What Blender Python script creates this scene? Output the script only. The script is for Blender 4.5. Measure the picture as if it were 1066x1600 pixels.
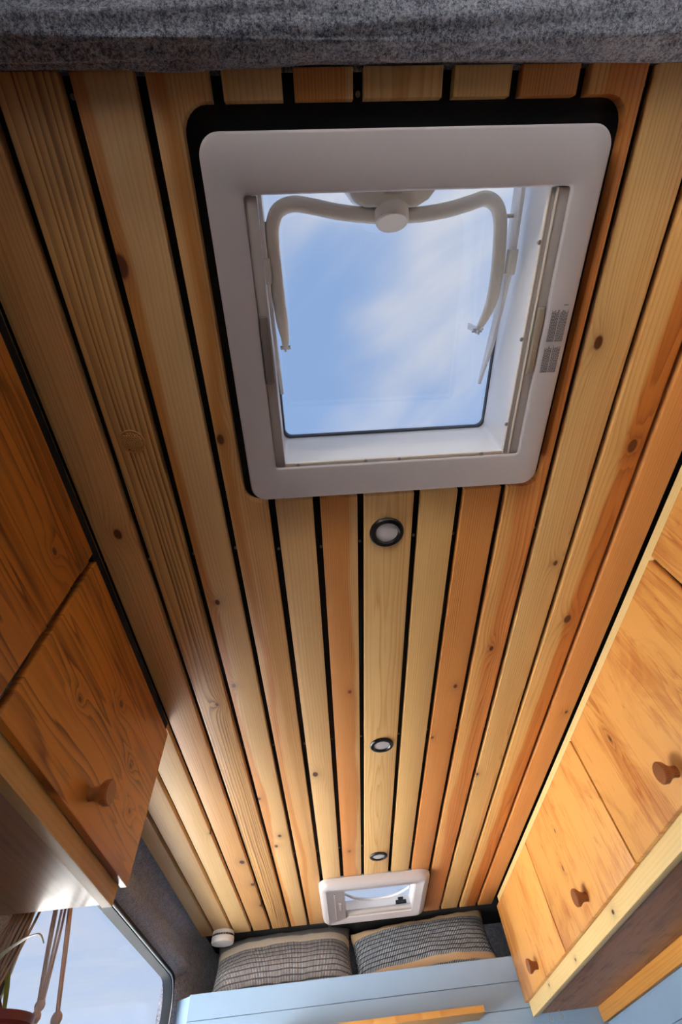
import bpy, bmesh, math, random
from mathutils import Vector, Matrix, noise as mnoise
random.seed(7)
SC = bpy.context.scene
C = SC.collection
for o in list(bpy.data.objects): bpy.data.objects.remove(o)

# ------------------------------------------------------------------ camera
# origin = the camera; +Y runs to the rear of the van, +Z up; the boards hang 0.72 m above the lens
cam = bpy.data.objects.new('camera', bpy.data.cameras.new('camera')); C.objects.link(cam)
R_, D_, F_ = Vector((0.996452, 0.028739, -0.07911)), Vector((-0.066594, 0.844, -0.532193)), Vector((0.051474, 0.535573, 0.842919))
m = Matrix.Identity(4)
for i in range(3):
    m[i][0], m[i][1], m[i][2] = R_[i], -D_[i], -F_[i]
cam.matrix_world = m
cam.data.sensor_fit = 'HORIZONTAL'; cam.data.sensor_width = 36.0
cam.data.lens = 688.4466 / 1066 * 36.0
cam.data.clip_start = 0.01
SC.camera = cam

# ------------------------------------------------------------------ view, sky, sun
SC.view_settings.view_transform = 'Standard'; SC.view_settings.look = 'None'
SC.view_settings.gamma = 1.0; SC.view_settings.use_curve_mapping = False
SC.view_settings.exposure = 0.0
SC.cycles.max_bounces = 8
SUN_STRENGTH, SUN_ELEV, SUN_AZ = 118.0, 48.0, -80.0     # from the right of the van, where an unseen added wall shades its roof
SKY_STRENGTH = 1.22
SKY_SEED, SKY_U, SKY_V = 18.11, 6.18, 6.90

class NT:
    """tiny helper to write node graphs as expressions"""
    def __init__(s, tree): s.t = tree; s.n = tree.nodes; s.l = tree.links
    def node(s, typ, **kw):
        nd = s.n.new(typ)
        for k, v in kw.items(): setattr(nd, k, v)
        return nd
    def put(s, sock, v):
        if isinstance(v, bpy.types.NodeSocket): s.l.new(v, sock)
        elif v is not None:
            if isinstance(v, (tuple, list)) and len(v) == 3 and sock.type == 'RGBA': v = (*v, 1)
            sock.default_value = v
    def m(s, op, a, b=None, c=None, clamp=False):
        nd = s.node('ShaderNodeMath', operation=op, use_clamp=clamp)
        for i, v in enumerate((a, b, c)): s.put(nd.inputs[i], v)
        return nd.outputs[0]
    def step(s, v, lo, hi, a=0.0, b=1.0):
        nd = s.node('ShaderNodeMapRange', interpolation_type='SMOOTHSTEP')
        for i, q in enumerate((v, lo, hi, a, b)): s.put(nd.inputs[i], q)
        return nd.outputs[0]
    def mix(s, f, a, b, blend='MIX'):
        nd = s.node('ShaderNodeMix', data_type='RGBA', blend_type=blend)
        s.put(nd.inputs[0], f); s.put(nd.inputs[6], a); s.put(nd.inputs[7], b)
        return nd.outputs[2]
    def xyz(s, x, y, z=0.0):
        nd = s.node('ShaderNodeCombineXYZ')
        for i, v in enumerate((x, y, z)): s.put(nd.inputs[i], v)
        return nd.outputs[0]
    def sep(s, v):
        nd = s.node('ShaderNodeSeparateXYZ'); s.put(nd.inputs[0], v); return nd.outputs
    def noise(s, vec, scale=1.0, detail=2.0, rough=0.5, dist=0.0):
        nd = s.node('ShaderNodeTexNoise')
        s.put(nd.inputs['Vector'], vec); s.put(nd.inputs['Scale'], scale); s.put(nd.inputs['Detail'], detail)
        s.put(nd.inputs['Roughness'], rough); s.put(nd.inputs['Distortion'], dist)
        return nd.outputs[0]
    def pos(s): return s.node('ShaderNodeNewGeometry').outputs['Position']

def srgb(r, g, b):
    f = lambda c: (c / 255 / 12.92) if c <= 10 else ((c / 255 + 0.055) / 1.055) ** 2.4
    return (f(r), f(g), f(b))

W = bpy.data.worlds.new('world'); SC.world = W; W.use_nodes = True
k = NT(W.node_tree); W.node_tree.nodes.clear()
dx, dy, dz = k.sep(k.node('ShaderNodeTexCoord').outputs['Generated'])
up = k.m('MAXIMUM', dz, 0.12)
u_, v_ = k.m('DIVIDE', dx, up), k.m('DIVIDE', dy, up)
ca, sa = math.cos(0.75), math.sin(0.75)
al = k.m('SUBTRACT', k.m('MULTIPLY', u_, ca), k.m('MULTIPLY', v_, sa))      # along the streaks
ac = k.m('ADD', k.m('MULTIPLY', u_, sa), k.m('MULTIPLY', v_, ca))
wisp = k.noise(k.xyz(k.m('MULTIPLY', al, 1.5), k.m('MULTIPLY', ac, 4.2), SKY_SEED), 1.0, 6, 0.50, 0.5)
bank = k.noise(k.xyz(k.m('ADD', u_, SKY_U), k.m('ADD', v_, SKY_V), 7.7), 1.7, 3, 0.5)
cl = k.m('ADD', k.m('MULTIPLY', wisp, 0.6), k.m('MULTIPLY', bank, 1.0))
cov = k.m('MULTIPLY', k.step(cl, 0.62, 1.0), k.step(dz, 0.25, 0.65, 0.25, 1.0))
blue = k.mix(k.step(dz, 0.0, 0.7), srgb(196, 208, 230), srgb(138, 166, 208))
skyc = k.mix(cov, blue, srgb(216, 213, 215))
skyc = k.mix(k.step(dz, -0.02, 0.0), srgb(150, 150, 145), skyc)
bg = k.node('ShaderNodeBackground'); k.put(bg.inputs[0], skyc); bg.inputs[1].default_value = SKY_STRENGTH
k.l.new(bg.outputs[0], k.node('ShaderNodeOutputWorld').inputs[0])

sd = bpy.data.lights.new('sun', 'SUN'); sd.energy = SUN_STRENGTH; sd.angle = math.radians(3.0); sd.color = (1.0, 0.97, 0.94)
sun = bpy.data.objects.new('sun', sd); C.objects.link(sun)
e_, a_ = math.radians(SUN_ELEV), math.radians(SUN_AZ)
sdir = Vector((-math.sin(a_) * math.cos(e_), math.cos(a_) * math.cos(e_), math.sin(e_)))
sun.rotation_euler = sdir.to_track_quat('Z', 'Y').to_euler()

# ------------------------------------------------------------------ materials
MATS = {}
def newmat(name):
    mt = bpy.data.materials.new(name); mt.use_nodes = True
    mt.node_tree.nodes.clear()
    g = NT(mt.node_tree)
    bs = g.node('ShaderNodeBsdfPrincipled'); out = g.node('ShaderNodeOutputMaterial')
    g.l.new(bs.outputs[0], out.inputs[0])
    MATS[name] = mt
    return mt, g, bs
def bump(g, bs, h, strength=0.3, dist=0.001):
    b = g.node('ShaderNodeBump'); b.inputs['Strength'].default_value = strength; b.inputs['Distance'].default_value = dist
    g.put(b.inputs['Height'], h); g.l.new(b.outputs[0], bs.inputs['Normal'])
def plain(name, col, rough=0.5, var=0.06, scale=40.0, metal=0.0, bumpy=0.0):
    mt, g, bs = newmat(name)
    n = g.noise(g.pos(), scale, 3)
    f = g.m('ADD', 1 - var, g.m('MULTIPLY', n, 2 * var))
    g.put(bs.inputs['Base Color'], g.mix(1.0, col, g.xyz(f, f, f), 'MULTIPLY'))
    bs.inputs['Roughness'].default_value = rough; bs.inputs['Metallic'].default_value = metal
    if bumpy: bump(g, bs, g.noise(g.pos(), 900, 2), bumpy, 0.0005)
    return mt
def wood(name, light, dark, across=0, along=1, xc=0.0, freq=160.0, wav=0.8, arch=0.02, seed=0.0, contrast=0.6,
         heart=None, knots=(), rough=0.5, blotch=0.15, coat=0.0, figure=0.0, knotcol=srgb(92, 44, 15)):
    mt, g, bs = newmat(name)
    P = g.sep(g.pos())
    a, l = P[across], P[along]
    third = P[3 - across - along]
    low = g.noise(g.xyz(g.m('MULTIPLY', l, 1.1), seed, g.m('MULTIPLY', third, 0.6)), 1.0, 2)
    warp = g.noise(g.xyz(g.m('MULTIPLY', a, 22), g.m('MULTIPLY', l, 2.2), seed + 4), 1.0, 2)
    da = g.m('SUBTRACT', a, xc)
    d = g.m('MULTIPLY', g.m('SUBTRACT', low, 0.2), arch * 3)
    s = g.m('SQRT', g.m('ADD', g.m('MULTIPLY', da, da), g.m('MULTIPLY', d, d)))
    ph = g.m('ADD', g.m('MULTIPLY', s, freq), g.m('MULTIPLY', warp, wav))
    sp = g.noise(g.xyz(g.m('MULTIPLY', a, 38), g.m('MULTIPLY', l, 0.7), seed + 13), 1.0, 2)
    ph = g.m('ADD', ph, g.m('MULTIPLY', sp, 3.4))
    core = None
    for (kx, ky, kr) in knots:
        ka = g.m('SUBTRACT', a, kx); kl = g.m('MULTIPLY', g.m('SUBTRACT', l, ky), 0.62)
        q = g.m('DIVIDE', g.m('SQRT', g.m('ADD', g.m('MULTIPLY', ka, ka), g.m('MULTIPLY', kl, kl))), kr)
        q = g.m('ADD', q, g.m('MULTIPLY', g.m('SUBTRACT', warp, 0.5), 0.5))
        halo = g.m('EXPONENT', g.m('MULTIPLY', q, -0.42))
        ph = g.m('ADD', ph, g.m('MULTIPLY', halo, 3.2))
        cc = g.m('ADD', g.m('MULTIPLY', g.step(q, 1.0, 0.45), 0.85), g.m('MULTIPLY', g.m('EXPONENT', g.m('MULTIPLY', q, -0.62)), 0.5), clamp=True)
        core = cc if core is None else g.m('MAXIMUM', core, cc)
    fr = g.m('FRACT', ph)
    ring = g.m('MULTIPLY', g.m('POWER', fr, 2.2), g.step(fr, 1.0, 0.86))
    fib = g.noise(g.xyz(g.m('MULTIPLY', a, 420), g.m('MULTIPLY', l, 9), seed + 9), 1.0, 3)
    bl = g.noise(g.xyz(g.m('MULTIPLY', a, 9), g.m('MULTIPLY', l, 1.6), seed + 2), 1.0, 3)
    f = g.m('ADD', g.m('MULTIPLY', g.m('MULTIPLY', ring, g.step(sp, 0.25, 0.7, 0.5, 1.3)), contrast * 1.3), g.m('MULTIPLY', g.m('SUBTRACT', fib, 0.5), 0.45))
    f = g.m('ADD', f, g.m('MULTIPLY', g.m('SUBTRACT', bl, 0.5), blotch * 4), clamp=True)
    if figure:                       # curly figure and flecks of rotary-cut veneer
        fg = g.noise(g.xyz(g.m('MULTIPLY', a, 7.0), g.m('MULTIPLY', l, 4.5), seed + 31), 1.0, 5, 0.6, 1.6)
        fl = g.noise(g.xyz(g.m('MULTIPLY', a, 60), g.m('MULTIPLY', l, 16), seed + 41), 1.0, 3, 0.6, 0.8)
        f = g.m('ADD', f, g.m('MULTIPLY', g.m('SUBTRACT', fg, 0.5), figure * 2.2))
        f = g.m('ADD', f, g.m('MULTIPLY', g.step(fl, 0.60, 0.72), figure * 0.35), clamp=True)
    L, Dk = light, dark
    if heart:
        hx, hw, hl, hd = heart       # a band of redder heartwood starting at hx, hw wide
        e = g.m('ADD', g.m('SUBTRACT', a, hx), g.m('MULTIPLY', g.m('SUBTRACT', g.noise(g.xyz(g.m('MULTIPLY', l, 1.7), seed + 7, 0.0), 1.0, 3), 0.5), 0.055))
        e = g.m('ADD', e, g.m('MULTIPLY', g.m('SUBTRACT', warp, 0.5), 0.010))
        hm = g.m('MULTIPLY', g.step(e, -0.009, 0.004), g.step(e, hw + 0.004, hw - 0.006))
        L = g.mix(hm, light, hl); Dk = g.mix(hm, dark, hd)
    col = g.mix(f, L, Dk)
    if core is not None: col = g.mix(core, col, knotcol)
    g.put(bs.inputs['Base Color'], col)
    bs.inputs['Roughness'].default_value = rough
    if coat:
        bs.inputs['Coat Weight'].default_value = coat; bs.inputs['Coat Roughness'].default_value = 0.18
    bump(g, bs, g.m('ADD', g.m('MULTIPLY', ring, 0.6), fib), 0.12, 0.0006)
    return mt
def felt(name, c0, c1, scale=260.0):
    mt, g, bs = newmat(name)
    p = g.pos()
    n1 = g.noise(p, scale, 3, 0.7); n2 = g.noise(p, scale * 0.25, 2); n3 = g.noise(p, scale * 2.6, 2, 0.7)
    f = g.step(g.m('ADD', g.m('MULTIPLY', n1, 0.45), g.m('ADD', g.m('MULTIPLY', n2, 0.15), g.m('MULTIPLY', n3, 0.4))), 0.36, 0.66)
    g.put(bs.inputs['Base Color'], g.mix(f, c0, c1))
    bs.inputs['Roughness'].default_value = 1.0; bs.inputs['Specular IOR Level'].default_value = 0.1
    bs.inputs['Sheen Weight'].default_value = 0.35; bs.inputs['Sheen Roughness'].default_value = 0.5
    bump(g, bs, n1, 0.8, 0.003)
    return mt
def glass(name, tint=(0.96, 0.98, 1.0), refl=0.05):
    mt = bpy.data.materials.new(name); mt.use_nodes = True; mt.node_tree.nodes.clear(); g = NT(mt.node_tree)
    tr = g.node('ShaderNodeBsdfTransparent'); tr.inputs[0].default_value = (*tint, 1)
    gl = g.node('ShaderNodeBsdfGlossy'); gl.inputs['Roughness'].default_value = 0.03
    mx = g.node('ShaderNodeMixShader'); mx.inputs[0].default_value = refl
    g.l.new(tr.outputs[0], mx.inputs[1]); g.l.new(gl.outputs[0], mx.inputs[2])
    g.l.new(mx.outputs[0], g.node('ShaderNodeOutputMaterial').inputs[0])
    MATS[name] = mt; return mt

PALE, PALED = srgb(228, 186, 128), srgb(196, 138, 78)
YEL, YELD = srgb(222, 180, 116), srgb(186, 130, 68)
RED, REDD = srgb(216, 148, 80), srgb(178, 100, 40)
BRN, BRND = srgb(206, 150, 92), srgb(140, 82, 36)
MWHITE = plain('white_plastic', srgb(194, 188, 191), 0.42, 0.02, 60, 0, 0.08)
MWHITE2 = plain('white_gloss_plastic', srgb(244, 242, 242), 0.28, 0.01)
MCREAM = plain('cream_plastic', srgb(242, 234, 222), 0.35, 0.02)
MGREYP = plain('grey_plastic', srgb(170, 162, 158), 0.45, 0.03)
MBLACK = plain('black_lining', srgb(14, 14, 17), 0.9, 0.2, 90)
MBLKP = plain('black_plastic', srgb(20, 20, 22), 0.35, 0.05)
MRUB = plain('window_rubber', srgb(36, 44, 54), 0.7, 0.1)
MALU = plain('brushed_metal', srgb(176, 180, 186), 0.4, 0.05, 40, 0.8)
MSTEEL = plain('steel', srgb(200, 200, 200), 0.3, 0.05, 40, 0.9)
MBLUE = plain('blue_paint', srgb(146, 176, 208), 0.4, 0.03, 14)
MFELT = felt('grey_felt', srgb(46, 52, 70), srgb(172, 176, 190))
MFELTD = felt('dark_felt', srgb(82, 87, 104), srgb(188, 191, 206))
MGLASS = glass('clear_pane')
MFROST = plain('frosted_lens', srgb(196, 192, 198), 0.5, 0.02, 300, 0, 0.2)
MDOORL = wood('honey_door_wood', srgb(198, 122, 46), srgb(118, 60, 18), 2, 1, 0.1, 38, 3.4, 0.16, 3.1, 0.85, rough=0.4, blotch=0.30, coat=0.15,
              knots=[(0.585, 0.80, 0.007), (0.50, 0.66, 0.005), (0.53, 0.93, 0.0055), (0.47, 0.99, 0.006), (0.60, 0.42, 0.006)])
MDOORR = wood('amber_door_wood', srgb(226, 166, 90), srgb(172, 90, 22), 1, 2, 0.3, 16, 6.0, 0.10, 8.4, 0.45, rough=0.42, blotch=0.55, coat=0.12, figure=0.9,
              knots=[(1.10, 0.58, 0.006), (0.80, 0.47, 0.005), (1.72, 0.52, 0.006), (1.66, 0.60, 0.005)])
MRAIL = wood('pale_rail_wood', srgb(236, 208, 146), srgb(214, 176, 106), 2, 1, 0.9, 120, 0.5, 0.01, 5.0, 0.3, rough=0.5,
             knots=[(0.365, 1.55, 0.006), (0.36, 1.95, 0.005), (0.37, 2.3, 0.005)])
MRAILL = wood('honey_rail_wood', srgb(206, 160, 92), srgb(176, 120, 56), 2, 1, 0.9, 120, 0.5, 0.01, 5.6, 0.3, rough=0.5)
MUNDR = wood('brown_plywood', srgb(176, 124, 82), srgb(96, 56, 32), 0, 1, 0.4, 30, 4.0, 0.12, 6.6, 0.5, rough=0.5, blotch=0.4, figure=0.7)
MUNDL = wood('varnished_plywood', srgb(176, 128, 92), srgb(122, 78, 48), 0, 1, -1.1, 70, 2.0, 0.05, 7.7, 0.4, rough=0.42, blotch=0.3, coat=0.22)
MBATTEN = wood('orange_batten_wood', srgb(222, 160, 74), srgb(190, 116, 40), 2, 1, 0.0, 120, 0.6, 0.02, 9.1, 0.4)
MKNOB = wood('walnut_knob', srgb(150, 88, 46), srgb(92, 46, 20), 2, 1, 0.3, 300, 0.6, 0.01, 2.5, 0.6, rough=0.35)
MSHELF = wood('pine_shelf_wood', srgb(226, 172, 96), srgb(192, 122, 52), 1, 0, 2.4, 140, 0.8, 0.03, 2.9, 0.5,
              knots=[(2.47, 0.30, 0.007), (2.52, 0.12, 0.006)])
MFLOOR = wood('oak_floor', srgb(186, 150, 108), srgb(140, 104, 68), 0, 1, 0.0, 60, 1.0, 0.05, 1.9, 0.4)
MGROUND = plain('pale_gravel', srgb(204, 200, 194), 0.9, 0.1, 3.0)
MCORD = plain('cotton_cord', srgb(196, 180, 180), 0.9, 0.2, 600)
MCORDD = plain('brown_cotton_cord', srgb(150, 128, 116), 0.9, 0.2, 600)
MPOT = plain('maroon_glaze', srgb(110, 36, 44), 0.3, 0.1, 30)
MLEAF = plain('pale_leaf', srgb(196, 208, 170), 0.4, 0.1, 80)
MLEAFG = plain('green_leaf', srgb(92, 124, 60), 0.4, 0.15, 80)
MSOIL = plain('potting_soil', srgb(50, 36, 26), 0.95, 0.3, 200)

# ------------------------------------------------------------------ mesh helpers (world coordinates in, centred objects out)
WL = {}
def bm_box(bm, x0, x1, y0, y1, z0, z1):
    vs = [bm.verts.new(p) for p in ((x0,y0,z0),(x1,y0,z0),(x1,y1,z0),(x0,y1,z0),(x0,y0,z1),(x1,y0,z1),(x1,y1,z1),(x0,y1,z1))]
    for f in ((3,2,1,0),(4,5,6,7),(0,1,5,4),(1,2,6,5),(2,3,7,6),(3,0,4,7)): bm.faces.new([vs[i] for i in f])
    return vs
def box(x0, x1, y0, y1, z0, z1, bev=0.0, seg=2):
    bm = bmesh.new(); bm_box(bm, x0, x1, y0, y1, z0, z1)
    if bev: bmesh.ops.bevel(bm, geom=bm.edges[:], offset=bev, segments=seg, profile=0.5, affect='EDGES')
    return bm
def prism(poly, lo, hi, axis=2, bev=0.0, seg=2, which='all'):
    """poly in the two remaining axes (cyclic order x,y,z), extruded lo..hi along axis"""
    def P(a, b, t):
        return {2: (a, b, t), 0: (t, a, b), 1: (a, t, b)}[axis]
    bm = bmesh.new()
    A = [bm.verts.new(P(a, b, lo)) for a, b in poly]; B = [bm.verts.new(P(a, b, hi)) for a, b in poly]
    n = len(poly)
    f0 = bm.faces.new(A[::-1]); f1 = bm.faces.new(B)
    for i in range(n): bm.faces.new((A[i], A[(i+1) % n], B[(i+1) % n], B[i]))
    bmesh.ops.recalc_face_normals(bm, faces=bm.faces[:])
    if bev:
        fs = [f0] if which == 'lo' else [f1] if which == 'hi' else [f0, f1]
        ed = list({e for f in fs for e in f.edges})
        bmesh.ops.bevel(bm, geom=ed, offset=bev, segments=seg, profile=0.5, affect='EDGES')
    return bm
def rrect(x0, x1, y0, y1, r, n=6):
    if not isinstance(r, (tuple, list)): r = (r,) * 4
    pts = []
    for (cx, cy, a0, rr) in ((x1, y1, 0, r[0]), (x0, y1, 90, r[1]), (x0, y0, 180, r[2]), (x1, y0, 270, r[3])):
        if rr <= 0: pts.append((cx, cy)); continue
        ccx = cx - rr if a0 in (0, 270) else cx + rr
        ccy = cy - rr if a0 in (0, 90) else cy + rr
        for i in range(n + 1):
            t = math.radians(a0 + 90 * i / n)
            pts.append((ccx + rr * math.cos(t), ccy + rr * math.sin(t)))
    return pts
def ring_stack(loops, close_first=False, close_last=False):
    """loops: lists of 3D points of equal length; skins them one after another"""
    bm = bmesh.new(); L = [[bm.verts.new(p) for p in lp] for lp in loops]
    n = len(L[0])
    for A, B in zip(L, L[1:]):
        for i in range(n): bm.faces.new((A[i], A[(i+1) % n], B[(i+1) % n], B[i]))
    if close_first: bm.faces.new(L[0][::-1])
    if close_last: bm.faces.new(L[-1])
    bmesh.ops.recalc_face_normals(bm, faces=bm.faces[:])
    return bm
def lathe(prof, origin, axis=(0, 0, 1), n=32):
    """prof: (radius, distance along axis)"""
    ax = Vector(axis).normalized(); q = ax.to_track_quat('Z', 'Y'); o = Vector(origin)
    loops = []
    for r, h in prof:
        loops.append([o + q @ Vector((max(r, 1e-5) * math.cos(2*math.pi*i/n), max(r, 1e-5) * math.sin(2*math.pi*i/n), h)) for i in range(n)])
    return ring_stack(loops, True, True)
def tube(pts, rad, n=12, smooth=4):
    P = [Vector(p) for p in pts]; rads = rad if isinstance(rad, (list, tuple)) else [rad] * len(P)
    if smooth > 1 and len(P) > 2:                                   # Catmull-Rom
        Q, RR = [], []
        for i in range(len(P) - 1):
            p0, p1, p2, p3 = P[max(i-1, 0)], P[i], P[i+1], P[min(i+2, len(P)-1)]
            for j in range(smooth):
                t = j / smooth
                Q.append(0.5 * ((2*p1) + (p2-p0)*t + (2*p0-5*p1+4*p2-p3)*t*t + (3*p1-p0-3*p2+p3)*t**3))
                RR.append(rads[i] * (1-t) + rads[i+1] * t)
        Q.append(P[-1]); RR.append(rads[-1]); P, rads = Q, RR
    loops = []; nrm = None
    for i, p in enumerate(P):
        t = (P[min(i+1, len(P)-1)] - P[max(i-1, 0)]).normalized()
        if nrm is None: nrm = t.orthogonal().normalized()
        nrm = (nrm - t * nrm.dot(t)).normalized(); b = t.cross(nrm)
        r = rads[i]; ra, rb = r if isinstance(r, tuple) else (r, r)
        loops.append([p + nrm * ra * math.cos(2*math.pi*j/n) + b * rb * math.sin(2*math.pi*j/n) for j in range(n)])
    return ring_stack(loops, True, True)
def join(*bms):
    a = bms[0]
    for b in bms[1:]:
        me = bpy.data.meshes.new('tmp'); b.to_mesh(me); a.from_mesh(me); bpy.data.meshes.remove(me); b.free()
    return a
def plate(axis, lo, hi, a0, a1, b0, b1, holes):
    """plate normal to axis with rectangular holes (a,b = the two remaining axes in x,y,z order)"""
    A = sorted({a0, a1, *[h[0] for h in holes], *[h[1] for h in holes]}); B = sorted({b0, b1, *[h[2] for h in holes], *[h[3] for h in holes]})
    bm = bmesh.new()
    for i in range(len(A) - 1):
        for j in range(len(B) - 1):
            ca_, cb_ = (A[i]+A[i+1]) / 2, (B[j]+B[j+1]) / 2
            if any(h[0] < ca_ < h[1] and h[2] < cb_ < h[3] for h in holes): continue
            if axis == 2: bm_box(bm, A[i], A[i+1], B[j], B[j+1], lo, hi)
            elif axis == 0: bm_box(bm, lo, hi, A[i], A[i+1], B[j], B[j+1])
            else: bm_box(bm, A[i], A[i+1], lo, hi, B[j], B[j+1])
    return bm
def obj(name, bm, mat, parent=None, smooth=False, label=None, angle=35):
    me = bpy.data.meshes.new(name)
    bb = [v.co for v in bm.verts]
    c = Vector([(min(p[i] for p in bb) + max(p[i] for p in bb)) / 2 for i in range(3)])
    bmesh.ops.translate(bm, verts=bm.verts[:], vec=-c)
    bm.to_mesh(me); bm.free()
    if mat: me.materials.append(mat)
    o = bpy.data.objects.new(name, me); C.objects.link(o)
    if smooth:
        for p in me.polygons: p.use_smooth = True
        try: me.set_sharp_from_angle(angle=math.radians(angle))
        except Exception: pass
    WL[o.name] = c
    if parent is not None:
        o.parent = parent; o.location = c - WL[parent.name]
    else: o.location = c
    if label: o['label'] = label
    return o
def thing(name, label, cat, loc, group=None):
    o = bpy.data.objects.new(name, None); C.objects.link(o); o.location = loc; o.empty_display_size = 0.05
    WL[o.name] = Vector(loc); o['label'] = label; o['category'] = cat
    if group: o['group'] = group
    return o
def struct(o, label=None, cat=None):
    o['kind'] = 'structure'
    if label: o['label'] = label
    if cat: o['category'] = cat
    return o

ZC = 0.72                       # underside of the ceiling boards
FL = -1.18                      # floor
# ------------------------------------------------------------------ the shell of the van
struct(obj('ground', box(-30, 30, -30, 30, FL - 0.62, FL - 0.6), MGROUND), 'pale gravel ground outside the van', 'ground')
struct(obj('wall_sunshade', join(box(3.0, 3.2, -9, 12, FL - 0.6, 4.4), box(2.95, 3.25, -9, 12, 4.4, 4.5, 0.01)), plain('sunshade_render', srgb(92, 84, 76), 0.9, 0.08, 5)), 'tall rendered wall added outside the right of the van to shade its roof', 'wall')  # unseen wall, put in to keep direct sun out of the roof hatch
struct(obj('floor', box(-0.80, 1.06, -1.6, 3.1, FL - 0.03, FL), MFLOOR), 'oak coloured floor of the van', 'floor')
ceiling = struct(obj('ceiling', plate(2, 0.736, 0.752, -1.0, 1.2, -1.62, 3.12,
                 [(-0.076, 0.382, -0.092, 0.372), (-0.02, 0.315, 2.25, 2.60)]), MBLACK), 'ceiling of pine boards with black gaps between them', 'ceiling')
wl = struct(obj('wall_left', plate(0, -0.79, -0.75, -1.62, 3.12, FL, 0.736, [(1.34, 2.66, -0.30, 0.58), (-1.35, -0.72, -0.12, 0.34)]), MFELTD),
            'grey felt lined left wall around the side window', 'wall')
struct(obj('wall_right', plate(0, 1.0, 1.05, -1.62, 3.12, FL, 0.736, [(0.15, 1.65, -0.45, 0.24)]), MBLUE),
       'light blue boarded right wall below the cabinets', 'wall')
struct(obj('wall_front', plate(1, -1.62, -1.58, -0.79, 1.05, FL, 0.736, [(-0.62, 0.90, -0.22, 0.40)]), MFELTD), 'front end wall of the cab', 'wall')
struct(obj('wall_back', box(-0.79, 1.05, 3.08, 3.12, FL, 0.736), MFELTD), 'dark felt rear end wall behind the pillows', 'wall')

def sweep(profile, t0, t1, n, axis, wob=0.0, seed=0.0, thick=0.0):
    """profile of (p,q) points (the two other axes in x,y,z order) swept along axis, with a soft wobble"""
    bm = bmesh.new(); rows = []
    for i in range(n + 1):
        t = t0 + (t1 - t0) * i / n; row = []
        for j, (p, q) in enumerate(profile):
            w1 = wob * mnoise.noise((t * 4.0, j * 0.35 + seed, 1.3)) + wob * 0.5 * mnoise.noise((t * 13.0, j * 0.5 + seed, 5.3))
            w2 = wob * mnoise.noise((t * 4.0, j * 0.35 + seed, 9.1))
            a, b = p + w1, q + w2
            row.append(bm.verts.new({0: (t, a, b), 1: (a, t, b), 2: (a, b, t)}[axis]))
        rows.append(row)
    for A, B in zip(rows, rows[1:]):
        for j in range(len(A) - 1): bm.faces.new((A[j], A[j+1], B[j+1], B[j]))
    bmesh.ops.recalc_face_normals(bm, faces=bm.faces[:])
    return bm
def cr(pts, n=5):
    out = []
    P = [Vector((*p, 0)) for p in pts]
    for i in range(len(P) - 1):
        p0, p1, p2, p3 = P[max(i-1, 0)], P[i], P[i+1], P[min(i+2, len(P)-1)]
        for j in range(n):
            t = j / n; q = 0.5 * ((2*p1) + (p2-p0)*t + (2*p0-5*p1+4*p2-p3)*t*t + (3*p1-p0-3*p2+p3)*t**3); out.append((q.x, q.y))
    out.append(pts[-1]); return out

# felt-wrapped header over the cab, closed at the back so it is a solid roll
hd = cr([(-0.62, 0.7355), (-0.40, 0.7355), (-0.185, 0.7355), (-0.170, 0.730), (-0.166, 0.716), (-0.169, 0.700), (-0.179, 0.687), (-0.196, 0.684), (-0.225, 0.692), (-0.32, 0.716), (-0.46, 0.732), (-0.62, 0.735)], 5)
header = struct(obj('trim_1', sweep(hd, -0.75, 1.0, 120, 0, 0.005, 2.0), MFELT, None, True, angle=180), 'grey felt wrapped header beam above the cab', 'header')
# felt cove between the left-most board and the side window
cv = cr([(-0.655, 0.737), (-0.662, 0.734), (-0.690, 0.720), (-0.708, 0.695), (-0.716, 0.668), (-0.708, 0.640), (-0.705, 0.622), (-0.716, 0.602), (-0.735, 0.590), (-0.752, 0.584)], 5)
struct(obj('trim_2', sweep(cv, -0.16, 3.08, 130, 1, 0.004, 6.0), MFELTD, None, True, angle=180), 'dark grey felt cove above the side window', 'trim')
# felt pillar closing the corner behind the side window
pl_ = cr([(-0.752, 2.675), (-0.735, 2.69), (-0.715, 2.72), (-0.70, 2.80), (-0.68, 2.95), (-0.64, 3.085)], 5)
struct(obj('trim_3', sweep(pl_, -0.4, 0.735, 60, 2, 0.004, 11.0), MFELTD, None, True, angle=180), 'dark felt corner pillar behind the smoke alarm', 'trim')

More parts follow.
